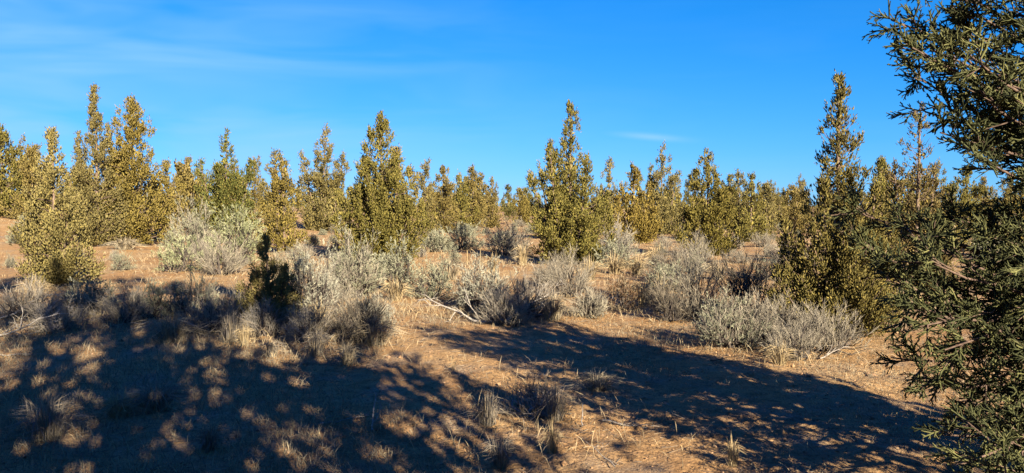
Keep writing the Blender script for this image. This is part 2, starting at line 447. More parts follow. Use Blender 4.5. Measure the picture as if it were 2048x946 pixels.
def grow_juniper(rng, H, R, leaders, tuft, cover=1.0, power=0.85, wide=0.28, z0=0.02, asc=0.70, open_top=0.0, thin_back=True):
    """leaders: (dx, dy, height, radius) as shares of R and H. Returns tuft places and directions, and the wood."""
    P, D, S, wood = [], [], [], []; CP, CD, CS = [], [], []
    cover = cover / max(1.0, sum(l[2] * l[3] for l in leaders)) ** 0.4
    for (dx, dy, hh, rr) in leaders:
        h, r = H * hh, R * rr
        k = rng.normal(0, 0.03 * r, 2)
        top = np.array([dx * R, dy * R, h]); midp = np.array([dx * R * 0.75 + k[0], dy * R * 0.75 + k[1], h * 0.35]); foot = np.array([dx * R * 0.10, dy * R * 0.10, -0.05])
        stem_n = np.linspace(0, 1, 9); st = bez(foot, midp, top, stem_n)
        st[1:-1, :2] += rng.normal(0, 0.018 * r, (7, 2))
        base_r = 0.011 * h + 0.012
        wood.append(polytube(st, base_r * (1 - stem_n) ** 0.8 + 0.006, 6)[0:2])
        stem = lambda t: np.stack([np.interp(t, st[:, 2] / h, st[:, a]) for a in range(3)], -1)
        area = h * r * 2.0; ph = rng.uniform(0, 6.28)
        cleft = lambda a, t_: 1 - 0.58 * np.exp(-(np.sin(2.5 * a + ph + 2.0 * t_) / 0.30) ** 2)
        nb = int(max(24, cover * 1.12 * area / (tuft * tuft * 4.2)))
        t = rng.uniform(z0, 1.0, nb * 3); t = t[:nb]
        az = np.arange(nb) * 2.39996 + rng.normal(0, 0.5, nb)
        out = np.stack([np.cos(az), np.sin(az), np.zeros(nb)], -1)
        lob = 1 + 0.22 * np.sin(3 * az + rng.uniform(0, 6.28) + 2.2 * t) + 0.16 * np.sin(5 * az + 9 * t)
        Lr = r * profile(t, power, wide) * rng.uniform(0.66, 1.10, nb) * lob * cleft(az, t) + 0.45 * tuft
        far = rng.uniform(0, 1, nb) < 0.10; Lr = np.where(far, Lr * 1.25 + 0.05, Lr)      # stray branches
        ts = np.clip(t - asc * Lr / h * rng.uniform(0.7, 1.2, nb), 0.02, 1)
        p0 = stem(ts); p2 = stem(t) + out * Lr[:, None]
        p1 = p0 + out * (Lr * 0.68)[:, None] + (p2 - p0) * 0.14
        s0 = np.zeros(nb); q = [bez(p0, p1, p2, np.full(nb, s)) for s in (0, 0.45, 0.95)]
        br = 0.006 + 0.010 * Lr
        for a in range(2):
            wood.append(sticks(q[a], q[a + 1], br * (1 - a * 0.35), br * (0.65 - a * 0.35), 3))
        # plumes gathered in lumps along each branch
        nlump = np.clip((Lr / (tuft * 2.6)).astype(int) + 1, 1, 4)
        nlump = np.where((out[:, 1] > 0.45) & thin_back, np.maximum(nlump - 1, 1), nlump)
        li = np.repeat(np.arange(nb), nlump); ml = len(li)
        sl = 1 - 0.62 * rng.uniform(0, 1, ml) ** 1.35
        lb = bez(p0[li], p1[li], p2[li], sl); tg = unit(bez_t(p0[li], p1[li], p2[li], sl))
        npl = rng.integers(27, 44, ml); npl = np.where((out[li, 1] > 0.45) & thin_back, npl // 2 + 1, npl)
        bi = np.repeat(np.arange(ml), npl); m = len(bi); tt = t[li][bi]
        off = rng.normal(0, 1, (m, 3)) * [0.58, 0.58, 0.92] * tuft * (1.18 - 0.62 * tt[:, None])
        pd = unit(tg[bi] * 0.30 + out[li][bi] * 0.30 + np.array([0, 0, 0.85]) + off / tuft * 0.50 + rng.normal(0, 0.20, (m, 3)))
        b0 = lb[bi] + off
        if open_top > 0:
            okl = rng.uniform(0, 1, ml) > open_top * sstep(0.35, 0.9, t[li]); ok = okl[bi]; b0, pd, tt = b0[ok], pd[ok], tt[ok]; m = len(tt)
        P.append(b0 - pd * (tuft * 0.4)); D.append(pd); S.append(tuft * rng.uniform(0.60, 1.25, m) * (1.0 - 0.15 * tt))
        # dense inner sprays round the stem
        nc = int(min(cover, 1.0) * 0.60 * area / (tuft * tuft)); tcr = rng.uniform(0.0, 0.96, nc)
        if open_top > 0: tcr = tcr[rng.uniform(0, 1, nc) > 0.85 * open_top * sstep(0.30, 0.8, tcr)]; nc = len(tcr)
        ac = rng.uniform(0, 6.28, nc); rc = r * profile(tcr, power, wide) * 0.42 * rng.uniform(0.0, 1.0, nc) ** 0.6 * cleft(ac, tcr)
        CP.append(stem(tcr) + np.stack([np.cos(ac) * rc, np.sin(ac) * rc, np.full(nc, -0.6 * tuft)], -1)); CD.append(unit(np.stack([np.cos(ac) * 0.4, np.sin(ac) * 0.4, np.ones(nc)], -1) + rng.normal(0, 0.35, (nc, 3)))); CS.append(tuft * rng.uniform(1.0, 1.7, nc) * (1 - 0.35 * tcr))
        # the leading shoot
        nl = int(np.clip(0.22 * h / tuft * 14.0, 60, 260)); tl = 1 - 0.28 * rng.uniform(0, 1, nl) ** 0.8
        P.append(stem(tl) + rng.normal(0, 0.35 * tuft, (nl, 3)) * (1.6 - tl[:, None]) - [0, 0, tuft]); D.append(unit(rng.normal(0, 0.55, (nl, 3)) + [0, 0, 0.9])); S.append(tuft * rng.uniform(0.6, 1.0, nl))
    CP = np.concatenate(CP); CP[:, 2] = np.maximum(CP[:, 2], 0.02)
    core = scatter(CORES, CP, np.concatenate(CD), np.concatenate(CS), rng)
    P = np.concatenate(P); P[:, 2] = np.maximum(P[:, 2], 0.03 + rng.uniform(0, 0.1, len(P)))
    return join(scatter(SPINDLES, P, np.concatenate(D), np.concatenate(S), rng), core), join(*wood)

ONE = [(0, 0, 1, 1)]
def juniper(px, base, top, half, color, label, seed, leaders=ONE, tuft_px=9.5, at=None, group=None, name="juniper_tree", **kw):
    rng = np.random.default_rng(seed)
    x, y = ground_at(px, base) if at is None else at
    H = height_at(top, y) - float(ground_z(x, y)); R = 1.08 * half / F_PX * y
    tuft = max(0.048, 0.78 * tuft_px / F_PX * y)
    (V, Q, T), wd = grow_juniper(rng, H, R, leaders, tuft, **kw)
    e = root(name, x, y, label, "juniper", group)
    mesh_object("trunk", new_mesh("trunk", wd[0], wd[1], M_BARK), e)
    mesh_object("crown", new_mesh("crown", V, Q, M_CROWN, T), e, color)
    return e

GOLD = (0.137, 0.109, 0.029); OLIVE = (0.109, 0.098, 0.025); GREEN = (0.075, 0.081, 0.021); GREYOL = (0.124, 0.107, 0.042)
RUST = (0.125, 0.099, 0.033); DARKOL = (0.064, 0.063, 0.020); PALE = (0.153, 0.131, 0.049)

J = {}
J["west_edge"] = juniper(4, 431, 248, 62, OLIVE, "olive juniper cut off by the left edge of the photo", 11, power=0.7)
J["west_low"] = juniper(66, 440, 292, 40, RUST, "rusty brown juniper squeezed behind the pale rounded one at far left", 12)
J["pale_front"] = juniper(112, 572, 258, 82, PALE, "pale bushy juniper at left with a dark shadow across its side", 13, [(0, 0, 1, 0.85), (0.5, -0.2, 0.66, 0.66), (-0.5, 0.1, 0.62, 0.62)], power=0.95, wide=0.25, tuft_px=10.5, z0=0.02, cover=0.85)
J["tall_spire"] = juniper(196, 492, 172, 56, GREYOL, "tallest thin-spired juniper at left, its open top above its neighbours", 14, [(0, 0, 1, 0.85), (-0.6, 0, 0.72, 0.5)], power=1.0, open_top=0.2, tuft_px=8.5)
J["left_cone"] = juniper(270, 490, 198, 76, GOLD, "broad dense brown-gold cone juniper just right of the tallest left spire", 15, [(0, 0, 1, 1), (-0.65, 0.1, 0.82, 0.6)], power=0.72)
J["left_lobe"] = juniper(336, 484, 322, 34, GOLD, "short golden juniper leaning against the broad left cone", 16, power=0.6)
J["candelabra"] = juniper(455, 466, 258, 58, GREEN, "dark-topped juniper with raised side spires behind the big left sagebrush", 17, [(0, 0, 1, 0.75), (-0.85, 0, 0.74, 0.55), (0.8, 0, 0.73, 0.5), (-0.35, 0.3, 0.6, 0.9), (0.4, -0.2, 0.62, 0.9)], power=0.9)
J["narrow_gold"] = juniper(568, 505, 314, 36, GOLD, "narrow golden juniper column beside a dark gap", 18, [(0, 0, 1, 1), (-0.5, 0.2, 0.9, 0.6)], power=0.5)
J["open_brown"] = juniper(650, 462, 250, 56, GREYOL, "open airy brownish juniper with sky showing through its top", 19, [(0, 0, 1, 0.8), (-0.7, 0, 0.76, 0.6), (0.65, 0, 0.78, 0.6)], power=0.7, open_top=0.55, tuft_px=8)
J["big_cone"] = juniper(765, 522, 228, 80, OLIVE, "large full olive cone juniper with a low left skirt, left of centre", 20, [(0, 0, 1, 1), (0.45, -0.3, 0.66, 0.75), (-0.35, -0.2, 0.7, 0.8), (0.75, -0.5, 0.42, 0.55), (-0.95, -0.3, 0.36, 0.55)], power=0.78, wide=0.22, z0=0.02, tuft_px=9.5, cover=1.05)
J["spire_a"] = juniper(850, 470, 318, 22, GREYOL, "slim grey-brown spire juniper right beside the large olive cone", 21, power=0.6, tuft_px=7)
J["mid_a"] = juniper(888, 466, 333, 30, RUST, "stout rust-brown juniper, second in the middle row", 22, power=0.6, tuft_px=7.5)
J["mid_b"] = juniper(921, 462, 348, 24, OLIVE, "shorter olive juniper in front of the twin-tipped middle one", 23, power=0.6, tuft_px=7.5)
J["mid_c"] = juniper(946, 458, 324, 26, RUST, "tallest brown juniper of the middle row", 24, [(0, 0, 1, 0.9), (0.6, 0, 0.8, 0.6)], power=0.7, tuft_px=7.5)
J["mid_d"] = juniper(985, 456, 350, 22, RUST, "brown juniper at the right end of the middle row", 25, [(0, 0, 1, 0.9), (-0.6, 0, 0.9, 0.7)], power=0.7, tuft_px=7)
J["gap_a"] = juniper(1016, 441, 368, 11, DARKOL, "tiny far juniper above the open gap at the centre", 26, tuft_px=6)
J["gap_b"] = juniper(1039, 449, 374, 19, GOLD, "small gold-tinged juniper right of the open centre gap", 27, [(0, 0, 1, 0.9), (0.6, 0, 0.82, 0.7)], power=0.55, tuft_px=7)
J["multi"] = juniper(1140, 527, 206, 84, OLIVE, "large many-spired juniper right of centre, tallest leader in its middle", 28, [(0.0, 0, 1, 0.42), (-0.46, 0.1, 0.78, 0.30), (-0.84, 0.15, 0.58, 0.26), (0.40, 0.05, 0.71, 0.36), (-0.40, -0.4, 0.46, 0.60), (0.30, -0.5, 0.48, 0.70), (0.74, -0.1, 0.46, 0.42), (-0.68, 0.3, 0.66, 0.20)], power=0.62, wide=0.2, z0=0.03, tuft_px=9.5, open_top=0.12, cover=1.05)
J["behind_multi"] = juniper(1218, 470, 318, 22, GREYOL, "thin grey spire juniper peeking out behind the many-spired one", 29, power=0.6, tuft_px=7.5, open_top=0.3)
J["yellow"] = juniper(1266, 487, 328, 47, (0.145, 0.109, 0.026), "bright orange-gold juniper with upright fingers", 30, [(0, 0, 1, 0.8), (0.55, -0.2, 0.68, 0.6), (-0.5, 0, 0.8, 0.6), (0.85, -0.1, 0.5, 0.4)], power=0.55, asc=1.2)
J["grey_tall"] = juniper(1322, 470, 290, 40, GREYOL, "airy grey-olive juniper standing behind the orange-gold one", 31, [(0, 0, 1, 0.75), (0.7, 0, 0.74, 0.6), (-0.5, 0.2, 0.8, 0.5)], power=0.65, open_top=0.4, tuft_px=8)
J["dark_behind"] = juniper(1388, 480, 338, 30, DARKOL, "dim juniper half hidden behind the yellow-green one", 32, power=0.7, tuft_px=8)
J["yellowgreen"] = juniper(1414, 511, 303, 58, (0.099, 0.085, 0.020), "yellow-green juniper with a dark left flank, right of the gold one", 33, [(0, 0, 1, 0.85), (0.45, -0.2, 0.62, 0.62), (-0.5, 0, 0.6, 0.6), (0.2, -0.4, 0.5, 0.6)], power=0.72)
J["trio_a"] = juniper(1476, 482, 340, 26, GREYOL, "first grey-brown juniper of the clump left of the tall front tree", 34, power=0.65, tuft_px=8, open_top=0.3)
J["trio_b"] = juniper(1502, 484, 345, 30, OLIVE, "middle juniper of the clump left of the tall front tree", 35, power=0.65, tuft_px=8, open_top=0.2)
J["trio_c"] = juniper(1532, 480, 362, 26, GREYOL, "last and lowest juniper of the clump left of the tall front tree", 36, power=0.65, tuft_px=8)
J["rust_far"] = juniper(1592, 468, 372, 30, RUST, "reddish brown far juniper touching the tall front tree's left side", 37, power=0.6, tuft_px=7.5)
J["tall_front"] = juniper(1668, 672, 150, 126, (0.084, 0.072, 0.022), "tall spire-topped juniper at right above the dead sagebrush tangle", 38, [(0.0, 0, 1, 0.85), (-0.82, 0, 0.48, 0.52), (0.12, -0.4, 0.55, 0.75), (0.62, 0.1, 0.58, 0.62), (-0.32, -0.3, 0.60, 0.60), (0.98, 0.2, 0.48, 0.50)], power=1.0, wide=0.22, z0=0.08, tuft_px=12.5, asc=0.85, open_top=0.25, cover=0.85)
J["behind_front"] = juniper(1757, 540, 318, 36, OLIVE, "juniper filling the gap behind the tall front tree", 39, power=0.75, tuft_px=9)
J["bare_trunk"] = juniper(1832, 585, 208, 78, (0.094, 0.073, 0.029), "gold-brown juniper with bare upper trunk behind the near dark branches", 40, [(0, 0, 1, 0.8), (-0.6, 0, 0.72, 0.6), (0.5, 0.2, 0.7, 0.6)], power=0.7, open_top=0.55, tuft_px=9.5, cover=0.6)
J["right_back"] = juniper(1935, 500, 395, 60, OLIVE, "low olive juniper seen through the near branches at right", 41, power=0.6, tuft_px=8.5, cover=0.6)
J["right_edge"] = juniper(2040, 515, 360, 60, GOLD, "golden juniper behind the near branches at the right edge", 42, power=0.6, tuft_px=8.5, cover=0.6)
J["sapling"] = juniper(545, 648, 466, 70, PALE, "little shaded juniper sapling among the left sagebrush, thin tip up", 43, [(-0.15, 0, 1, 0.75), (0.40, -0.2, 0.66, 0.8), (-0.45, -0.2, 0.55, 0.75)], power=1.0, tuft_px=8, wide=0.2, z0=0.04, name="juniper_sapling", cover=0.9)

# junipers behind and beside the camera: their shade falls over the foreground
SHADE = []
def shade_tree(x, y, H, R, label, seed, **kw):
    rng = np.random.default_rng(seed)
    (V, Q, T), wd = grow_juniper(rng, H, R, kw.pop("leaders", ONE), 0.25, **kw)
    e = root("juniper_tree", x, y, label, "juniper")
    mesh_object("trunk", new_mesh("trunk", wd[0], wd[1], M_BARK), e); mesh_object("crown", new_mesh("crown", V, Q, M_CROWN, T), e, OLIVE)
    SHADE.append(e); return e
shade_tree(2.6, -1.6, 7.3, 1.15, "tall juniper out of view close behind the camera, shading the foreground", 51, power=0.45, cover=0.85, thin_back=False)
shade_tree(1.7, -3.6, 9.0, 1.7, "broadest juniper out of view behind the camera, shading the left shrubs", 52, power=0.45, cover=0.72, thin_back=False, leaders=[(0, 0, 1, 0.7), (0.5, 0.2, 0.93, 0.55), (-0.6, 0, 0.96, 0.6), (-0.2, 0.5, 0.7, 0.6)])
shade_tree(4.7, 0.9, 4.3, 0.95, "juniper out of view at right, shading the near branches", 53, power=0.5, cover=0.55, thin_back=False)
shade_tree(-0.4, -5.2, 6.4, 1.3, "juniper out of view behind the camera, shading the lower left corner", 54, power=0.6, cover=0.7, thin_back=False)
shade_tree(0.9, -6.8, 10.4, 0.9, "highest juniper out of view, its tip shading the pale left juniper", 55, z0=0.5, power=0.5, cover=0.6, thin_back=False)

# ------------------------------------------------------------------ the near juniper at the right edge
def near_juniper():
    rng = np.random.default_rng(60)
    bx, by = 3.45, 3.75
    e = root("juniper_tree", bx, by, "near dark juniper whose scaly branches hang in at the right edge", "juniper")
    gz = e.location.z
    tr = np.array([[0, 0, -0.1], [0.05, 0.02, 0.6], [-0.03, 0.05, 1.3], [0.06, 0.0, 2.1], [0.0, 0.05, 2.8], [0.03, 0.0, 3.6]])
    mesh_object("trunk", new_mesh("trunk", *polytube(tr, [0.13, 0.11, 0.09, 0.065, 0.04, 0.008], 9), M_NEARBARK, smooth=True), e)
    trunk = lambda z: np.array([np.interp(z, tr[:, 2], tr[:, a]) for a in range(3)])
    def place(px, py, y):
        return np.array([(px - W_PX / 2) / F_PX * y - bx, y - by, height_at(py, y) - gz])
    # (place it reaches in the view, distance, length share with foliage, amount)
    ends = [(1960, 140, 3.4, 1.0), (2015, 250, 3.5, 1.0), (1925, 180, 3.3, 1.0), (2040, 225, 3.2, 0.9), (1890, 60, 3.5, 1.1), (1828, 100, 3.4, 0.9), (2020, 60, 3.4, 0.9), (1748, 40, 3.5, 1.0), (1790, 95, 3.3, 1.0), (1800, 150, 3.6, 0.8), (1868, 15, 3.4, 1.0), (1905, 110, 3.2, 0.9), (1775, -50, 3.6, 1.2), (1860, -90, 3.4, 1.3), (1955, -60, 3.2, 1.2), (1990, 20, 3.6, 0.6), (2030, 95, 3.3, 0.6),
            (1836, 195, 3.5, 0.7), (1850, 265, 3.4, 0.8), (1905, 305, 3.2, 0.9), (1965, 285, 3.6, 1.0), (2035, 320, 3.3, 0.7), (1985, 205, 3.8, 0.9), (1925, 230, 3.5, 1.0), (2045, 170, 3.4, 0.8),
            (1702, 425, 3.9, 0.8), (1735, 500, 3.7, 0.9), (1765, 560, 3.5, 0.8), (1805, 470, 3.6, 0.9), (1855, 525, 3.3, 1.0), (1905, 440, 3.7, 0.9), (1965, 470, 3.4, 1.1), (2020, 430, 3.6, 1.2), (2045, 530, 3.2, 1.1), (1990, 520, 3.9, 1.0),
            (1800, 612, 3.5, 0.8), (1850, 650, 3.3, 1.0), (1778, 715, 3.6, 0.8), (1835, 765, 3.4, 0.9), (1885, 700, 3.2, 1.0), (1945, 775, 3.3, 1.1), (1905, 615, 3.7, 0.9), (2000, 650, 3.4, 1.0), (2040, 745, 3.1, 1.1), (1985, 590, 3.6, 0.9), (1915, 850, 3.3, 0.9),
            (1870, 870, 3.2, 1.0), (1905, 930, 3.0, 1.1), (1965, 885, 3.1, 1.2), (2030, 905, 3.0, 1.3), (1900, 805, 3.5, 0.9), (2000, 960, 2.9, 1.2), (2035, 830, 3.3, 1.1)]
    P, D, S = [], [], []; PB, DB, SB = [], [], []
    def dress(p0, p1, p2, amount, L, P=P, D=D, S=S):
        m = int(7 + 9.5 * amount)
        s = 1 - 0.62 * rng.uniform(0, 1, m) ** 1.15
        b0 = bez(p0, p1, p2, s); tg = unit(bez_t(p0, p1, p2, s))
        fd = unit(tg * 0.75 + rng.normal(0, 0.55, (m, 3)) + np.array([0, 0, 0.12]))
        fl = rng.uniform(0.10, 0.26, m) * (1.25 - 0.5 * s)
        tw = sticks(b0, b0 + fd * fl[:, None], 0.0042, 0.0022, 4)
        n = 8 if P is not PB else 3; pi = np.repeat(np.arange(m), n); u = rng.uniform(0.15, 1.0, m * n)
        P.append(b0[pi] + fd[pi] * (fl[pi] * u)[:, None]); D.append(unit(fd[pi] + rng.normal(0, 0.5, (m * n, 3)) + [0, 0, 0.10])); S.append(rng.uniform(0.062, 0.112, m * n))
        return tw
    for k, (px, py, y, am) in enumerate(ends):
        px += 10 if 380 < py < 720 else 26
        if 380 < py < 720: am *= 1.45
        p2 = place(px, py, y); L0 = np.linalg.norm(p2[:2])
        z0 = np.clip(p2[2] - L0 * rng.uniform(0.15, 0.5), 0.12, 3.3)
        if py > 560: z0 = np.clip(p2[2] + rng.uniform(0.0, 0.25), 0.15, 3.3)
        p0 = trunk(z0); p1 = p0 * 0.45 + p2 * 0.55 + np.array([0, 0, rng.uniform(-0.18, 0.10)]) + rng.normal(0, 0.05, 3)
        s = np.linspace(0, 1, 9); path = bez(p0, p1, p2, s); path[1:-1] += rng.normal(0, 0.014, (7, 3))
        tw = dress(p0, p1, p2, am, L0)
        limb = polytube(path, np.linspace(0.013 + 0.007 * rng.uniform(), 0.0035, 9), 6)
        V, Q, _ = join(limb, tw)
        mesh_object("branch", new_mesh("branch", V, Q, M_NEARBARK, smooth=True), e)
    # the side turned away from the view
    far_wood = []
    for k in range(95):
        z = rng.uniform(0.25, 3.45); az = rng.uniform(-1.9, 1.9)
        r = 0.85 * (1 - (z / 3.75) ** 2) ** 0.7 * rng.uniform(0.6, 1.0)
        if z > 2.6: az = rng.uniform(-math.pi, math.pi)
        p0 = trunk(max(0.1, z - 0.35)); p2 = trunk(z) + np.array([math.cos(az) * r, math.sin(az) * r, 0.1])
        p1 = p0 * 0.45 + p2 * 0.55 + np.array([0, 0, -0.1])
        q = bez(p0, p1, p2, np.linspace(0, 1, 4)); far_wood += [sticks(q[:-1], q[1:], 0.010, 0.007, 3), dress(p0, p1, p2, 0.7, r, PB, DB, SB)]
    V, Q, _ = join(*far_wood)
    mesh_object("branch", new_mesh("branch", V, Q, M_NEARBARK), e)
    V, Q, T = join(scatter(SPRAYS, np.concatenate(P), np.concatenate(D), np.concatenate(S), rng), scatter(TUFTS, np.concatenate(PB), np.concatenate(DB), np.concatenate(SB) * 1.4, rng))
    mesh_object("crown", new_mesh("crown", V, Q, M_CORD, T), e, (0.036, 0.041, 0.017))
near_juniper()

# ------------------------------------------------------------------ far junipers: copies of the ones above
def far_junipers():
    rng = np.random.default_rng(70)
    src = [J[k] for k in ("mid_a", "mid_b", "mid_c", "mid_d", "spire_a", "behind_multi", "trio_b", "narrow_gold", "gap_b", "rust_far", "left_lobe", "grey_tall", "trio_a")]
    cols = [GOLD, OLIVE, RUST, GREYOL, OLIVE, RUST]
    taken = [(o.location.x, o.location.y) for o in J.values()]
    n = 0
    for k in range(4000):
        if n >= 262: break
        y = 36 + 165 * rng.uniform() ** 1.25; x = rng.uniform(-0.78, 0.78) * y
        px = 1024 + x / y * F_PX
        if 985 < px < 1060 and y < 95: continue
        if abs(x) < 0.7 * y and y < 44 and rng.uniform() < 0.5: continue
        if min((x - a) ** 2 + (y - b) ** 2 for a, b in taken) < (1.5 + y * 0.008) ** 2: continue
        taken.append((x, y)); n += 1
        s = src[rng.integers(len(src))]
        hs = max((v[2] for c in s.children if c.name.startswith("crown") for v in c.bound_box))
        want = rng.uniform(2.8, 4.8); sc = want / hs; sc = (sc * rng.uniform(1.0, 1.35),) * 2 + (sc,)
        region = ("beyond the left trees" if px < 620 else "beyond the large olive cone" if px < 860 else "beyond the middle row" if px < 1060 else "beyond the many-spired juniper" if px < 1360 else "beyond the yellow-green juniper" if px < 1600 else "beyond the tall front tree")
        depth = "nearer" if y < 65 else "distant" if y < 110 else "farthest"
        e = root("juniper_tree", x, y, f"{depth} small brown-olive juniper in the wood {region}", "juniper", f"{depth} junipers {region}", rng.uniform(-0.7, 0.7), sc)
        copy_parts(s, e, cols[rng.integers(len(cols))])
far_junipers()

def far_woods():
    """the wood that closes the horizon, too far off to count"""
    rng = np.random.default_rng(77); P, D, S = [], [], []
    for k in range(420):
        y = 195 + 420 * rng.uniform() ** 1.2; x = rng.uniform(-0.8, 0.8) * y; H = rng.uniform(3.0, 5.2); R = rng.uniform(0.9, 1.5); n = 38
        t = rng.uniform(0, 1, n); a = rng.uniform(0, 6.28, n); r = R * (1 - t) ** 0.75 * rng.uniform(0.5, 1, n)
        P.append(np.stack([x + np.cos(a) * r, y + np.sin(a) * r, ground_z(x, y) + t * H * 0.85], -1)); D.append(unit(rng.normal(0, 0.3, (n, 3)) + [0, 0, 1])); S.append(rng.uniform(0.8, 1.5, n) * (1.15 - 0.5 * t))
    V, Q, T = scatter(SPINDLES, np.concatenate(P), np.concatenate(D), np.concatenate(S), rng)
    tag(mesh_object("forest", new_mesh("forest", V, Q, M_CROWN, T), None, OLIVE), "far juniper wood closing the horizon", None, None, "stuff")
far_woods()

# ------------------------------------------------------------------ sagebrush and other shrubs
def shrub_shape(rng, W, Ht, n_main, n_tip, lift=0.0):
    """woody stems inside a half dome W wide and Ht high; returns stems, tips and tip directions"""
    az = np.arange(n_main) * 2.4 + rng.normal(0, 0.4, n_main); el = np.arcsin(rng.uniform(0.08 + lift, 0.98, n_main))
    md = np.stack([np.cos(az) * np.cos(el), np.sin(az) * np.cos(el), np.sin(el)], -1)
    dome = np.array([W / 2, W / 2, Ht])
    p0 = np.stack([rng.normal(0, W * 0.035, n_main), rng.normal(0, W * 0.035, n_main), np.full(n_main, -0.03)], -1)
    p2 = md * dome * rng.uniform(0.55, 0.8, n_main)[:, None]; p1 = p0 * 0.5 + p2 * 0.5 + rng.normal(0, W * 0.07, (n_main, 3)) + md * [0.08 * W, 0.08 * W, -0.05 * Ht]
    wood = []; s = np.linspace(0, 1, 6)
    for i in range(n_main):
        path = bez(p0[i], p1[i], p2[i], s); path[1:-1] += rng.normal(0, W * 0.012, (4, 3))
        r0 = 0.010 + 0.017 * W * rng.uniform(0.6, 1.3)
        wood.append(polytube(path, np.linspace(r0, r0 * 0.32, 6), 4))
    a2 = rng.uniform(0, 6.28, n_tip); e2 = np.arcsin(rng.uniform(0.03 + lift * 0.6, 1.0, n_tip))
    td = np.stack([np.cos(a2) * np.cos(e2), np.sin(a2) * np.cos(e2), np.sin(e2)], -1)
    lump = 1 + 0.24 * np.sin(3 * a2 + rng.uniform(0, 6)) * np.cos(e2) + 0.17 * np.sin(6 * a2 + 4 * e2 + rng.uniform(0, 6)) + rng.normal(0, 0.06, n_tip)
    tip = td * dome * (rng.uniform(0.62, 1.0, n_tip) * lump)[:, None]
    sim = td @ md.T + rng.normal(0, 0.12, (n_tip, n_main)); pick = sim.argmax(1)
    sb = rng.uniform(0.35, 0.95, n_tip); b = bez(p0[pick], p1[pick], p2[pick], sb)
    mid = b * 0.5 + tip * 0.5 + rng.normal(0, W * 0.03, (n_tip, 3)) + [0, 0, -0.02]
    r = 0.0045 + 0.0052 * W
    wood += [sticks(b, mid, r, r * 0.7, 3), sticks(mid, tip, r * 0.7, r * 0.35, 3)]
    up = unit(td * 0.7 + [0, 0, 0.55])
    return join(*wood), tip, mid, up

SAGE = (0.156, 0.159, 0.106); SAGEG = (0.159, 0.171, 0.088); SAGEPALE = (0.212, 0.208, 0.160); GREYTW = (0.168, 0.152, 0.116); DARKTW = (0.085, 0.075, 0.057); BROWN = (0.100, 0.059, 0.031)

def shrub_parts(e, rng, W, Ht, kind, grain, col):
    """grain: size of a leaf sprig in metres"""
    dense = {"leafy": 1.0, "twiggy": 0.85, "stalky": 0.9, "dead": 0.5}[kind]
    n_tip = int(np.clip(dense * 1.6 * W * Ht / (grain * grain), 60, 420)); n_main = int(np.clip(9 + W * 7, 9, 22))
    wood, tip, mid, up = shrub_shape(rng, W, Ht, n_main, n_tip, 0.02 if kind != "stalky" else 0.18)
    mesh_object("stem", new_mesh("stem", wood[0], wood[1], M_STEM if kind != "dead" else M_DEAD), e)
    n = len(tip)
    if kind in ("leafy", "stalky"):
        k = 6; i = np.repeat(np.arange(n), k); u = rng.uniform(0, 1, n * k)[:, None]
        P = mid[i] * (1 - u) * 0.5 + tip[i] * (0.5 + 0.5 * u) + rng.normal(0, grain * 0.42, (n * k, 3)); P[:, 2] = np.maximum(P[:, 2], 0.02)
        D = unit(up[i] + rng.normal(0, 0.42, (n * k, 3)))
        V, Q, T = scatter(SPRIGS, P, D, grain * rng.uniform(0.65, 1.15, n * k), rng)
        mesh_object("foliage", new_mesh("foliage", V, Q, M_SAGE, T), e, col)
    if kind in ("twiggy", "stalky", "dead"):
        k = {"twiggy": 4, "stalky": 2, "dead": 3}[kind]; i = np.repeat(np.arange(n), k); u = rng.uniform(0, 1, n * k)[:, None]
        P = mid[i] * (1 - u) + tip[i] * u + rng.normal(0, grain * 0.2, (n * k, 3)); P[:, 2] = np.maximum(P[:, 2], 0.01)
        straight = 0.9 if kind == "stalky" else 0.15
        D = unit(up[i] + [0, 0, straight] + rng.normal(0, 0.34, (n * k, 3)))
        V, Q, T = scatter(TWIGS if kind != "stalky" else FLOWERS, P, D, grain * rng.uniform(1.3, 2.6, n * k), rng)
        mesh_object("twigs", new_mesh("twigs", V, Q, M_TWIG, T), e, GREYTW if kind == "stalky" else col)["kind"] = "stuff"

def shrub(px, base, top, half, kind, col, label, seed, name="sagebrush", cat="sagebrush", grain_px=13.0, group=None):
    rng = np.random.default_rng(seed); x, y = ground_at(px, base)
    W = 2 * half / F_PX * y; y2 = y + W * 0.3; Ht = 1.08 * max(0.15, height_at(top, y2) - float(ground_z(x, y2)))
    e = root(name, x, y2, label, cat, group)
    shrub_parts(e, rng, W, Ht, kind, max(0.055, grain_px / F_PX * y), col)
    return e

SH = {}
SH["a"] = shrub(372, 520, 418, 52, "stalky", SAGE, "tall pale sagebrush with upright stalks, left half of the big left clump", 101)
SH["b"] = shrub(460, 535, 416, 58, "leafy", SAGEG, "large grey-green sagebrush, right half of the big left clump", 102)
SH["c"] = shrub(345, 545, 475, 48, "leafy", SAGEG, "low leafy sagebrush at the foot of the big left clump", 103)
SH["d"] = shrub(430, 552, 490, 42, "twiggy", GREYTW, "bare twiggy shrub in front of the big left clump", 104, name="bare_shrub", cat="shrub")
SH["e"] = shrub(605, 640, 495, 60, "leafy", SAGEPALE, "pale leafy sagebrush right of the shaded juniper sapling", 105)
SH["f"] = shrub(700, 600, 478, 58, "stalky", SAGE, "sagebrush with a brush of pale stalks before the large olive cone", 106)
SH["g"] = shrub(792, 590, 486, 46, "leafy", SAGE, "rounded sagebrush at the right foot of the large olive cone", 107)
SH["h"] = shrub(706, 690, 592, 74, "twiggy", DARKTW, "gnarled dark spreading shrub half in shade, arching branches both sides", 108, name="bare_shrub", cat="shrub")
SH["i"] = shrub(862, 602, 520, 50, "leafy", SAGE, "sagebrush with shaded underside left of the bleached branches", 109)
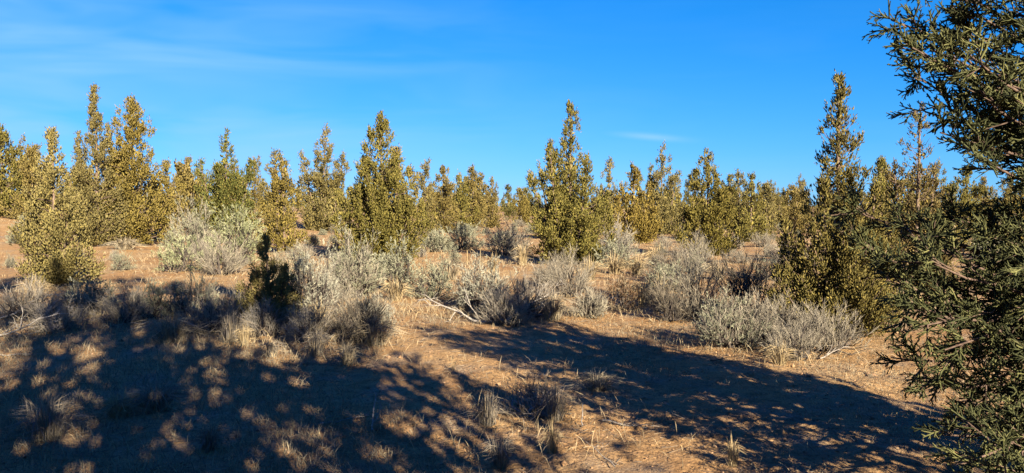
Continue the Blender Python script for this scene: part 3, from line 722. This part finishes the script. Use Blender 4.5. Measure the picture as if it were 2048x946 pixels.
SH["j"] = shrub(965, 630, 524, 64, "leafy", SAGEPALE, "broad pale sagebrush under bleached fallen branches, its left half", 110)
SH["k"] = shrub(1058, 640, 560, 66, "twiggy", (0.187, 0.166, 0.130), "low pale twiggy mound at the right end of the bleached branches", 111, name="bare_shrub", cat="shrub")
SH["l"] = shrub(1140, 598, 518, 48, "twiggy", GREYTW, "thin grey shrub in front of the many-spired juniper", 112, name="bare_shrub", cat="shrub")
SH["m"] = shrub(1248, 622, 556, 34, "leafy", BROWN, "small russet-leaved bush on the sunlit soil right of centre", 113, name="russet_bush", cat="bush")
SH["n"] = shrub(1400, 640, 530, 60, "twiggy", GREYTW, "wide ash-grey leafless shrub, left part of the right thicket", 114, name="bare_shrub", cat="shrub")
SH["o"] = shrub(1510, 635, 512, 62, "twiggy", DARKTW, "dark leafless shrub against the tall front juniper", 115, name="bare_shrub", cat="shrub")
SH["p"] = shrub(1470, 702, 592, 74, "stalky", SAGE, "sagebrush with reddish flower stalks at the front of the right thicket", 116)
SH["q"] = shrub(1560, 700, 600, 66, "twiggy", GREYTW, "grey twig tangle between the stalked sagebrush and the tall juniper", 117, name="bare_shrub", cat="shrub")
SH["r"] = shrub(1665, 712, 618, 72, "twiggy", GREYTW, "dead grey tangle under the tall front juniper", 118, name="bare_shrub", cat="shrub")
SH["s"] = shrub(925, 500, 452, 40, "leafy", SAGE, "grey sagebrush behind the long shadow, left of the centre gap", 119)
SH["t"] = shrub(1010, 512, 462, 52, "twiggy", GREYTW, "wide grey shrub at the left foot of the many-spired juniper", 120, name="bare_shrub", cat="shrub")
SH["u"] = shrub(1240, 524, 456, 30, "twiggy", (0.177, 0.166, 0.135), "silvery upright shrub tucked right of the many-spired juniper", 121, name="bare_shrub", cat="shrub")
SH["v"] = shrub(1345, 566, 504, 42, "twiggy", DARKTW, "dark-stemmed leafless shrub in the pale grass right of centre", 122, name="bare_shrub", cat="shrub")
SH["w"] = shrub(1395, 545, 490, 36, "twiggy", GREYTW, "bare shrub at the foot of the yellow-green juniper", 123, name="bare_shrub", cat="shrub")
SH["x"] = shrub(375, 640, 556, 50, "stalky", SAGE, "shaded sagebrush between the forked dead stems and the sapling", 124)
SH["y"] = shrub(295, 640, 570, 44, "leafy", SAGE, "shaded low sagebrush beside the forked dead stems", 125)
SH["z"] = shrub(465, 655, 580, 60, "twiggy", GREYTW, "shaded twiggy shrub left of the juniper sapling", 126, name="bare_shrub", cat="shrub")
SH["aa"] = shrub(1060, 840, 765, 92, "dead", (0.104, 0.083, 0.062), "sparse dried weed clump in the shade at bottom centre", 127, name="dry_weed", cat="weed")
SH["ab"] = shrub(165, 620, 560, 44, "leafy", SAGE, "small sagebrush under the pale bushy juniper's right side", 128)
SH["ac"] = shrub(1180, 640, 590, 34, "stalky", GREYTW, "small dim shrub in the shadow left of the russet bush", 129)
SH["ad"] = shrub(650, 620, 525, 40, "twiggy", (0.187, 0.172, 0.130), "pale brittle shrub between the leafy sagebrush and the stalked one", 130, name="bare_shrub", cat="shrub")
SH["ae"] = shrub(870, 505, 470, 30, "leafy", SAGE, "small sagebrush in the sun right of the large olive cone", 131)
SH["af"] = shrub(1100, 575, 530, 30, "twiggy", GREYTW, "small grey shrub before the many-spired juniper's left foot", 132, name="bare_shrub", cat="shrub")

SH["ag"] = shrub(30, 640, 575, 62, "twiggy", (0.20, 0.18, 0.145), "pale collapsed dead shrub at the left edge, behind the bleached branches", 133, name="bare_shrub", cat="shrub")
SH["ah"] = shrub(95, 668, 612, 60, "dead", (0.20, 0.18, 0.145), "flattened grey dead shrub below the pale bushy juniper", 134, name="bare_shrub", cat="shrub")
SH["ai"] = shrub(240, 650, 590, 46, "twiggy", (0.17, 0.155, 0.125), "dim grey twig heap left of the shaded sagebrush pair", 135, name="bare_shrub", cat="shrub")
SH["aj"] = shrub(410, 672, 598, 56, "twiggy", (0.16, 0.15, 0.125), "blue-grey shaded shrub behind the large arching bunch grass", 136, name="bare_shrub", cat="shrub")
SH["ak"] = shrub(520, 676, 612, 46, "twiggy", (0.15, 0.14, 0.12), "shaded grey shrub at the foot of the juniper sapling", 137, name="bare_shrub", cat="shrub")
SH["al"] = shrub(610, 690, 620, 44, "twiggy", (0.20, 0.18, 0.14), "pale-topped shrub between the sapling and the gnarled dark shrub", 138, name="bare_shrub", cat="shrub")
SH["am"] = shrub(745, 660, 600, 44, "stalky", SAGEPALE, "pale stalky sagebrush behind the gnarled shrub's right arm", 139)
SH["an"] = shrub(1010, 655, 575, 50, "twiggy", (0.21, 0.19, 0.15), "pale tangle in the middle of the bleached branches", 140, name="bare_shrub", cat="shrub")
SH["ao"] = shrub(1600, 725, 655, 58, "twiggy", GREYTW, "low grey tangle in front of the tall front juniper's foot", 141, name="bare_shrub", cat="shrub")
SH["ap"] = shrub(1345, 645, 575, 40, "twiggy", DARKTW, "dark twiggy shrub at the near left corner of the right thicket", 142, name="bare_shrub", cat="shrub")

def far_shrubs():
    rng = np.random.default_rng(140)
    src = [SH[k] for k in ("s", "t", "u", "i", "g", "w", "l", "f", "ae")]
    taken = [(o.location.x, o.location.y, 0.7) for o in SH.values()] + [(o.location.x, o.location.y, 0.9) for o in J.values()]
    n = 0
    for k in range(6000):
        if n >= 285: break
        y = 12.5 + 68 * rng.uniform() ** 1.2; x = rng.uniform(-0.76, 0.76) * y
        px = 1024 + x / y * F_PX; py = HORIZON + CAM_Z * F_PX / y
        if y < 16.5 and (px < 560 or 1200 < px < 1320): continue
        if min(math.hypot(x - a, y - b) - r for a, b, r in taken) < 0.35: continue
        taken.append((x, y, 0.55)); n += 1
        s = src[rng.integers(len(src))]
        hs = max(v[2] for c in s.children for v in c.bound_box); sc = rng.uniform(0.35, 0.85) / hs
        leafy = s.name.startswith("sage")
        region = "left of the large olive cone" if px < 700 else "around the centre gap" if px < 1060 else "right of the many-spired juniper" if px < 1480 else "behind the tall front juniper"
        depth = "mid-distance" if y < 26 else "far" if y < 45 else "farthest"
        word = "grey-green sagebrush" if leafy else "bare grey shrub"
        e = root("sagebrush" if leafy else "bare_shrub", x, y, f"{depth} low {word} on the open soil {region}", "sagebrush" if leafy else "shrub", f"{depth} {word}{'' if leafy else 's'} {region}", rng.uniform(0, 6.28), sc)
        copy_parts(s, e)
far_shrubs()

# ------------------------------------------------------------------ bunch grass
def blades(rng, n, spread, hgt, wid, lean=0.5, base=0.04):
    az = rng.uniform(0, 6.28, n); b = np.stack([np.cos(az) * base * rng.uniform(0, 1, n), np.sin(az) * base * rng.uniform(0, 1, n), np.full(n, -0.01)], -1)
    a2 = az + rng.normal(0, 0.7, n); out = np.stack([np.cos(a2), np.sin(a2), np.zeros(n)], -1)
    h = hgt * rng.uniform(0.45, 1.1, n); l = spread * rng.uniform(0.05, 1.0, n) ** 1.2
    m = b + out * (l * 0.35)[:, None] + np.stack([0 * h, 0 * h, h * 0.62], -1); t = b + out * l[:, None] + np.stack([0 * h, 0 * h, h * (1 - lean * (l / spread))], -1)
    side = unit(np.cross(out, rng.normal(size=(n, 3)))) * wid
    V = np.stack([b - side, b + side, m + side * 0.8, m - side * 0.8, t + side * 0.2, t - side * 0.2], 1).reshape(-1, 3)
    k = (np.arange(n) * 6)[:, None]
    Q = np.concatenate([k + [0, 1, 2, 3], k + [3, 2, 4, 5]]); T = np.tile(np.clip(rng.normal(0.5, 0.25, n), 0, 1), 2)
    return V, Q, T

STRAW = (0.239, 0.187, 0.104); GREYSTRAW = (0.187, 0.161, 0.112); SHADESTRAW = (0.146, 0.130, 0.104)  # last tone: straw darkened in colour for clumps standing in shade
def grass(px, base, top, half, col, label, seed, n=150):
    rng = np.random.default_rng(seed); x, y = ground_at(px, base); hgt = 1.3 * (height_at(top, y) - float(ground_z(x, y))); sp = 1.7 * half / F_PX * y
    wid = max(0.0016, 0.75 / F_PX * y)
    e = root("bunch_grass", x, y, label, "grass clump")
    V, Q, T = blades(rng, n, sp, hgt * 1.1, wid, 0.65, max(0.025, 0.28 * sp))
    mesh_object("blades", new_mesh("blades", V, Q, M_STRAW, T), e, col)
    return e
GR = []
for i, (px, b, t, hw, col, lab) in enumerate([
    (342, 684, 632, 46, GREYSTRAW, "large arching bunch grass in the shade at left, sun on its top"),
    (460, 686, 622, 34, SHADESTRAW, "bunch grass in the shade below the twiggy left shrub"),
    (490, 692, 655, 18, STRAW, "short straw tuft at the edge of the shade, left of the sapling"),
    (542, 715, 680, 22, SHADESTRAW, "lone shaded bunch grass on bare soil below the sapling"),
    (632, 712, 660, 26, SHADESTRAW, "shaded bunch grass left of the gnarled shrub's foot"),
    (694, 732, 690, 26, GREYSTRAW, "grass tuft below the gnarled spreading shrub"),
    (752, 690, 640, 38, GREYSTRAW, "pale bunch grass at the right of the gnarled shrub"),
    (792, 602, 562, 24, STRAW, "sunlit straw tuft right below the rounded sagebrush"),
    (1105, 640, 592, 34, GREYSTRAW, "pale bunch grass at the tip of the bleached branches"),
    (930, 618, 560, 30, GREYSTRAW, "pale grass at the left of the bleached branches"),
    (590, 668, 610, 30, GREYSTRAW, "grass clump between the sapling and the gnarled shrub"),
    (640, 660, 610, 30, STRAW, "straw grass behind the gnarled shrub's left arm"),
    (1290, 612, 560, 26, STRAW, "straw grass clump right of the russet bush"),
    (1320, 600, 560, 26, STRAW, "straw grass clump before the dark-stemmed leafless shrub"),
    (1230, 548, 512, 24, STRAW, "straw tuft at the right foot of the many-spired juniper"),
    (1275, 550, 515, 24, STRAW, "straw tuft below the orange-gold juniper"),
    (1180, 560, 520, 22, STRAW, "straw tuft before the many-spired juniper"),
    (1045, 530, 492, 16, STRAW, "upright straw tuft on the long shadow's right end"),
    (960, 530, 500, 14, STRAW, "upright straw tuft on the long shadow's middle"),
    (935, 528, 496, 12, STRAW, "thin upright straw tuft on the long shadow's left end"),
    (985, 545, 512, 16, STRAW, "straw tuft in the sun just below the long shadow"),
    (150, 640, 580, 34, GREYSTRAW, "pale grass clump below the pale bushy juniper"),
    (190, 632, 585, 26, GREYSTRAW, "second pale grass clump right below the pale bushy juniper"),
    (70, 600, 560, 26, STRAW, "sunlit grass at the left foot of the pale bushy juniper"),
    (975, 850, 790, 34, SHADESTRAW, "dried grass at the left of the bottom centre weed clump"),
    (1110, 842, 780, 34, SHADESTRAW, "dried grass at the right of the bottom centre weed clump"),
    (1105, 908, 850, 20, STRAW, "few straw stems on the sunlit soil at bottom right of centre"),
    (1465, 930, 880, 18, STRAW, "thin pale sprout on the sunlit strip at bottom right"),
    (1325, 700, 650, 12, GREYSTRAW, "slim dry stalks on the sunlit path right of centre"),
    (90, 880, 800, 60, SHADESTRAW, "shaded grass at the lower left corner"),
    (310, 825, 770, 50, SHADESTRAW, "dry grass on the left shaded slope"),
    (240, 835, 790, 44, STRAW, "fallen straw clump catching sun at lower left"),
    (420, 900, 850, 30, SHADESTRAW, "small dry tuft in the shade at lower left"),
    (1000, 935, 880, 34, SHADESTRAW, "shaded dry tuft at the bottom edge centre"),
    (1195, 780, 748, 40, GREYSTRAW, "flattened grey grass on the sunlit strip"),
    (905, 742, 715, 12, STRAW, "tiny straw tuft on the lit soil left of the long band shadow"),
    (1435, 560, 520, 26, GREYSTRAW, "grey grass clump at the left of the right thicket"),
    (1310, 530, 495, 24, STRAW, "straw clump beneath the airy grey-olive juniper"),
    (1560, 730, 690, 26, STRAW, "yellowish grass at the foot of the stalked sagebrush"),
    (900, 560, 520, 26, GREYSTRAW, "grey grass behind the bleached branches"),
    (560, 560, 510, 30, GREYSTRAW, "pale grass between the sapling and the narrow golden juniper"),
    (250, 500, 478, 26, GREYSTRAW, "grey grass at the foot of the broad left cone"),
]):
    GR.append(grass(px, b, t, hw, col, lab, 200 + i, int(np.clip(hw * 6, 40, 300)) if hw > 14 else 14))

# ------------------------------------------------------------------ dead wood lying about
def dead_branch(px, base, length, heading, label, seed, mat=None, forks=6, thick=0.014, rise=0.25, name="dead_branch"):
    """a crooked weathered branch; heading in degrees (0 = to the right, 90 = away)"""
    rng = np.random.default_rng(seed); x, y = ground_at(px, base); mat = mat or M_DEAD; thick *= 0.62
    e = root(name, x, y, label, "dead wood")
    a = math.radians(heading); d = np.array([math.cos(a), math.sin(a), 0])
    s = np.linspace(0, 1, 9); path = d * (s * length)[:, None]; path[:, 2] = 0.012 + rise * length * np.sin(s * 2.4) * s + thick
    path[1:] += np.cumsum(rng.normal(0, length * 0.022, (8, 3)) * [1, 1, 0.7], 0); path[:, 2] = np.maximum(path[:, 2], thick * 0.6)
    mesh_object("stem", new_mesh("stem", *polytube(path, np.linspace(thick, thick * 0.3, 9), 6), mat, smooth=True), e)
    for k in range(forks):
        i = rng.integers(1, 8); fd = unit(d * rng.uniform(0.2, 0.9) + rng.normal(0, 0.55, 3) + [0, 0, 0.25]); L = length * rng.uniform(0.18, 0.48)
        q = path[i] + fd * (np.linspace(0, 1, 6) * L)[:, None]; q[1:] += np.cumsum(rng.normal(0, L * 0.05, (5, 3)), 0); q[:, 2] = np.maximum(q[:, 2], 0.006)
        r0 = thick * 0.62 * (1 - i / 12); f = [polytube(q, np.linspace(r0, r0 * 0.3, 6), 5)]
        for m in range(3):
            j = rng.integers(1, 5); g = unit(fd + rng.normal(0, 0.6, 3)); q2 = q[j] + g * (np.linspace(0, 1, 4) * L * 0.4)[:, None]; q2[:, 2] = np.maximum(q2[:, 2], 0.004)
            f.append(polytube(q2, np.linspace(r0 * 0.5, r0 * 0.2, 4), 4))
        V, Q, _ = join(*f)
        mesh_object("branch", new_mesh("branch", V, Q, mat, smooth=True), e)
    return e
dead_branch(985, 648, 1.15, 150, "bleached fallen branch arching leftward over the broad pale sagebrush", 301, M_BLEACH, thick=0.034, rise=0.35, forks=8)
dead_branch(1000, 645, 1.0, 40, "bleached forked branch rising rightward from the broad pale sagebrush", 302, M_BLEACH, thick=0.032, rise=0.4, forks=7)
dead_branch(1120, 634, 0.75, 172, "bleached stick lying flat at the right tip of the pale mound", 303, M_BLEACH, thick=0.024, rise=0.05, forks=3)
dead_branch(745, 868, 0.30, 95, "pale upright dead twig with forks in the shade below centre left", 304, thick=0.012, rise=0.9, forks=6)
dead_branch(640, 852, 0.42, 8, "grey curved stick lying in the shade left of the forked twig", 305, thick=0.011, rise=0.12, forks=5)
dead_branch(1165, 858, 0.16, 80, "small bleached hooked stick by the bottom centre weed", 306, thick=0.009, rise=1.0, forks=1)
dead_branch(1205, 848, 0.40, -28, "grey branch slanting across the shade edge at bottom right of centre", 307, thick=0.013, rise=0.06, forks=3)
dead_branch(1420, 724, 0.34, 4, "short dark crooked stick on the sunlit soil before the right thicket", 308, M_DEADDARK, 3, 0.010, 0.2)
dead_branch(1560, 690, 0.35, -14, "reddish broken stick under the stalked sagebrush", 309, M_RED, 0, 0.016, 0.02)
dead_branch(1640, 722, 0.42, 20, "white bleached twigs at the foot of the tall front juniper", 310, thick=0.012, rise=0.3, forks=7)
dead_branch(1700, 700, 0.7, 160, "grey crooked dead limb under the tall front juniper's skirt", 311, thick=0.013, rise=0.45, forks=7)
dead_branch(0, 640, 0.75, 24, "bleached antler-like branch at the left edge, uppermost of the pile", 312, M_BLEACH, thick=0.021, rise=0.45, forks=9)
dead_branch(-20, 678, 0.85, 14, "grey fanned dead branch at the left edge, lowest of the pile", 313, M_BLEACH, thick=0.021, rise=0.35, forks=9)
dead_branch(60, 662, 0.6, 20, "pale dead branch pointing right of the left edge pile", 314, M_BLEACH, thick=0.017, rise=0.3, forks=8)
dead_branch(205, 655, 0.8, 6, "long grey dead branch on the ground below the shaded sagebrush", 315, thick=0.012, rise=0.15, forks=9)
dead_branch(270, 612, 0.42, 75, "dark forked dead stem standing before the sunlit soil at left", 316, M_DEADDARK, 5, 0.014, 0.9)
dead_branch(325, 614, 0.36, 60, "second thinner dark dead stem right of the forked one", 317, M_DEADDARK, 4, 0.010, 0.9)
dead_branch(0, 715, 0.5, 3, "pale flat stick on lit soil at the left edge", 318, thick=0.010, rise=0.03, forks=4)
dead_branch(1060, 846, 0.35, 60, "thin crossing stick inside the bottom centre weed clump", 319, thick=0.008, rise=0.6, forks=4)
dead_branch(1230, 940, 0.35, 120, "grey twig crossing the shade at the bottom edge right of centre", 320, thick=0.007, rise=0.2, forks=4)
dead_branch(1240, 560, 0.7, 175, "brown fallen stick on pale soil below the many-spired juniper", 321, M_DEADDARK, 3, 0.020, 0.05)
dead_branch(1215, 620, 0.5, 60, "thin grey dead stem leaning right of the russet bush", 322, thick=0.010, rise=0.7, forks=5)

# ------------------------------------------------------------------ small stuff on the soil
def soil_stuff():
    rng = np.random.default_rng(400)
    def spots(n, y0, y1, pw=1.6, side=0.80):
        y = y0 + (y1 - y0) * rng.uniform(0, 1, n) ** pw; x = rng.uniform(-side, side, n) * (y + 0.6); return x, y
    # clods and pebbles: squashed octahedra
    oc = np.array([[1, 0, 0], [0, 1, 0], [-1, 0, 0], [0, -1, 0], [0, 0, 0.8], [0, 0, -0.6]], float)
    of = np.array([[0, 1, 4], [1, 2, 4], [2, 3, 4], [3, 0, 4]])
    cl = [(oc * rng.uniform(0.7, 1.3, (6, 3)), of) for _ in range(8)]
    x, y = spots(25000, 3.2, 15.0, 1.5); z = ground_z(x, y); n = len(x)
    sz = 0.0050 * np.exp(rng.normal(0, 0.55, n)) * (0.7 + 0.07 * y)
    V, Q, T = scatter(cl, np.stack([x, y, z + sz * 0.05], -1), unit(np.stack([rng.normal(0, 0.3, n), rng.normal(0, 0.3, n), np.ones(n)], -1)), sz, rng)
    o = mesh_object("gravel", new_mesh("gravel", V, Q, M_CLOD, T), None, (0.187, 0.112, 0.057))
    tag(o, "small clods and pebbles scattered over the soil", None, None, "stuff")
    # fallen twigs
    x, y = spots(6500, 3.2, 20.0, 1.4)
    near = [(o.location.x, o.location.y) for o in bpy.data.objects if o.get("category") in ("sagebrush", "shrub", "juniper", "grass clump", "bush") and 3 < o.location.y < 22 and abs(o.location.x) < 0.8 * o.location.y]
    c = np.repeat(np.array(near), 45, 0); c = c + rng.normal(0, 0.42, c.shape); x = np.concatenate([x, c[:, 0]]); y = np.concatenate([y, c[:, 1]]); n = len(x); a = rng.uniform(0, 6.28, n); L = rng.uniform(0.03, 0.14, n) * (0.8 + 0.03 * y)
    z = ground_z(x, y) + 0.008; d = np.stack([np.cos(a), np.sin(a), rng.normal(0.06, 0.12, n)], -1)
    P0 = np.stack([x, y, z], -1); P1 = P0 + d * L[:, None]; r = rng.uniform(0.0012, 0.0030, n) * (0.8 + 0.05 * y)
    V, Q = sticks(P0, P1, r, r * 0.5, 3)
    o = mesh_object("twig_litter", new_mesh("twig_litter", V, Q, M_TWIG, np.repeat(rng.uniform(0, 1, n), 3)), None, (0.125, 0.099, 0.073))
    tag(o, "fallen twigs and bark bits littering the soil", None, None, "stuff")
    # sparse dry grass: near stubble, and pale grass across the middle ground
    def lawn(name, label, x, y, hgt, wid, col):
        n = len(x); z = ground_z(x, y); a = rng.uniform(0, 6.28, n); l = hgt * rng.uniform(0.1, 0.8, n)
        b = np.stack([x, y, z - 0.005], -1); t = b + np.stack([np.cos(a) * l, np.sin(a) * l, hgt * rng.uniform(0.35, 1.0, n)], -1)
        sd = unit(np.cross(t - b, rng.normal(size=(n, 3)))) * wid[:, None]; m = b * 0.5 + t * 0.5 + [0, 0, 1] * (hgt * 0.12)[:, None]
        V = np.stack([b, m + sd, t, m - sd], 1).reshape(-1, 3); Q = np.arange(n * 4).reshape(-1, 4)
        o = mesh_object(name, new_mesh(name, V, Q, M_STRAW, np.clip(rng.normal(0.5, 0.25, n), 0, 1)), None, col); tag(o, label, None, None, "stuff")
    x, y = spots(150000, 3.0, 12.0, 1.2)
    patch = np.sin(0.9 * x + 0.7 * y) + np.sin(1.7 * x - 1.1 * y + 2) + 0.8 * np.sin(3.1 * x + 2.3 * y) + np.where(x < -1.0 - 0.05 * y, 1.0, -0.6)
    k = rng.uniform(-1.2, 2.6, len(x)) < patch * 0.62 - 0.35; x, y = x[k], y[k]
    lawn("stubble_grass", "short dry grass stubble over the near soil", x, y, rng.uniform(0.02, 0.10, len(x)) * np.where(x < -0.8, 1.5, 1.0), 0.0015 + 0.00018 * y, (0.140, 0.122, 0.085))
    x, y = spots(8500, 10.5, 75.0, 1.6); nb = 13; r = 0.05 + 0.07 * rng.uniform(0, 1, len(x) * nb)
    x = np.repeat(x, nb) + rng.normal(0, 1, len(x) * nb) * r; y = np.repeat(y, nb) + rng.normal(0, 1, len(y) * nb) * r
    patch = np.sin(0.45 * x + 0.5 * y) + np.sin(0.8 * x - 0.35 * y + 1) + 0.7 * np.sin(1.9 * x + 1.3 * y) + 0.6 * np.sin(0.11 * y + 0.3 * x)
    k = rng.uniform(-1.5, 2.4, len(x)) < patch * 0.7 + 0.25; x, y = x[k], y[k]
    c = np.repeat(np.array(near), 60, 0); c = c + rng.normal(0, 0.45, c.shape); x = np.concatenate([x, c[:, 0]]); y = np.concatenate([y, c[:, 1]])
    lawn("dry_grass", "pale dry grass spread between the shrubs and junipers", x, y, rng.uniform(0.06, 0.22, len(x)), 0.0010 + 0.00022 * y, (0.239, 0.192, 0.117))
soil_stuff()

def number_in_row(first_word, what):
    """things of one group that stand clear of each other get their place in the row"""
    names = "first second third fourth fifth sixth seventh eighth ninth tenth eleventh twelfth thirteenth fourteenth fifteenth sixteenth seventeenth eighteenth nineteenth twentieth twenty-first twenty-second twenty-third twenty-fourth twenty-fifth twenty-sixth twenty-seventh twenty-eighth twenty-ninth thirtieth".split()
    rows = {}
    for o in bpy.data.objects:
        g = o.get("group")
        if g and g.startswith(first_word): rows.setdefault(g, []).append(o)
    for g, os_ in rows.items():
        os_.sort(key=lambda o: o.location.x / o.location.y)
        if len(os_) == 1: continue
        for i, o in enumerate(os_):
            if i < len(names): o["label"] = f"{names[i]} from the left of the {g}"
number_in_row("nearer", "juniper")
number_in_row("mid-distance", "shrub")
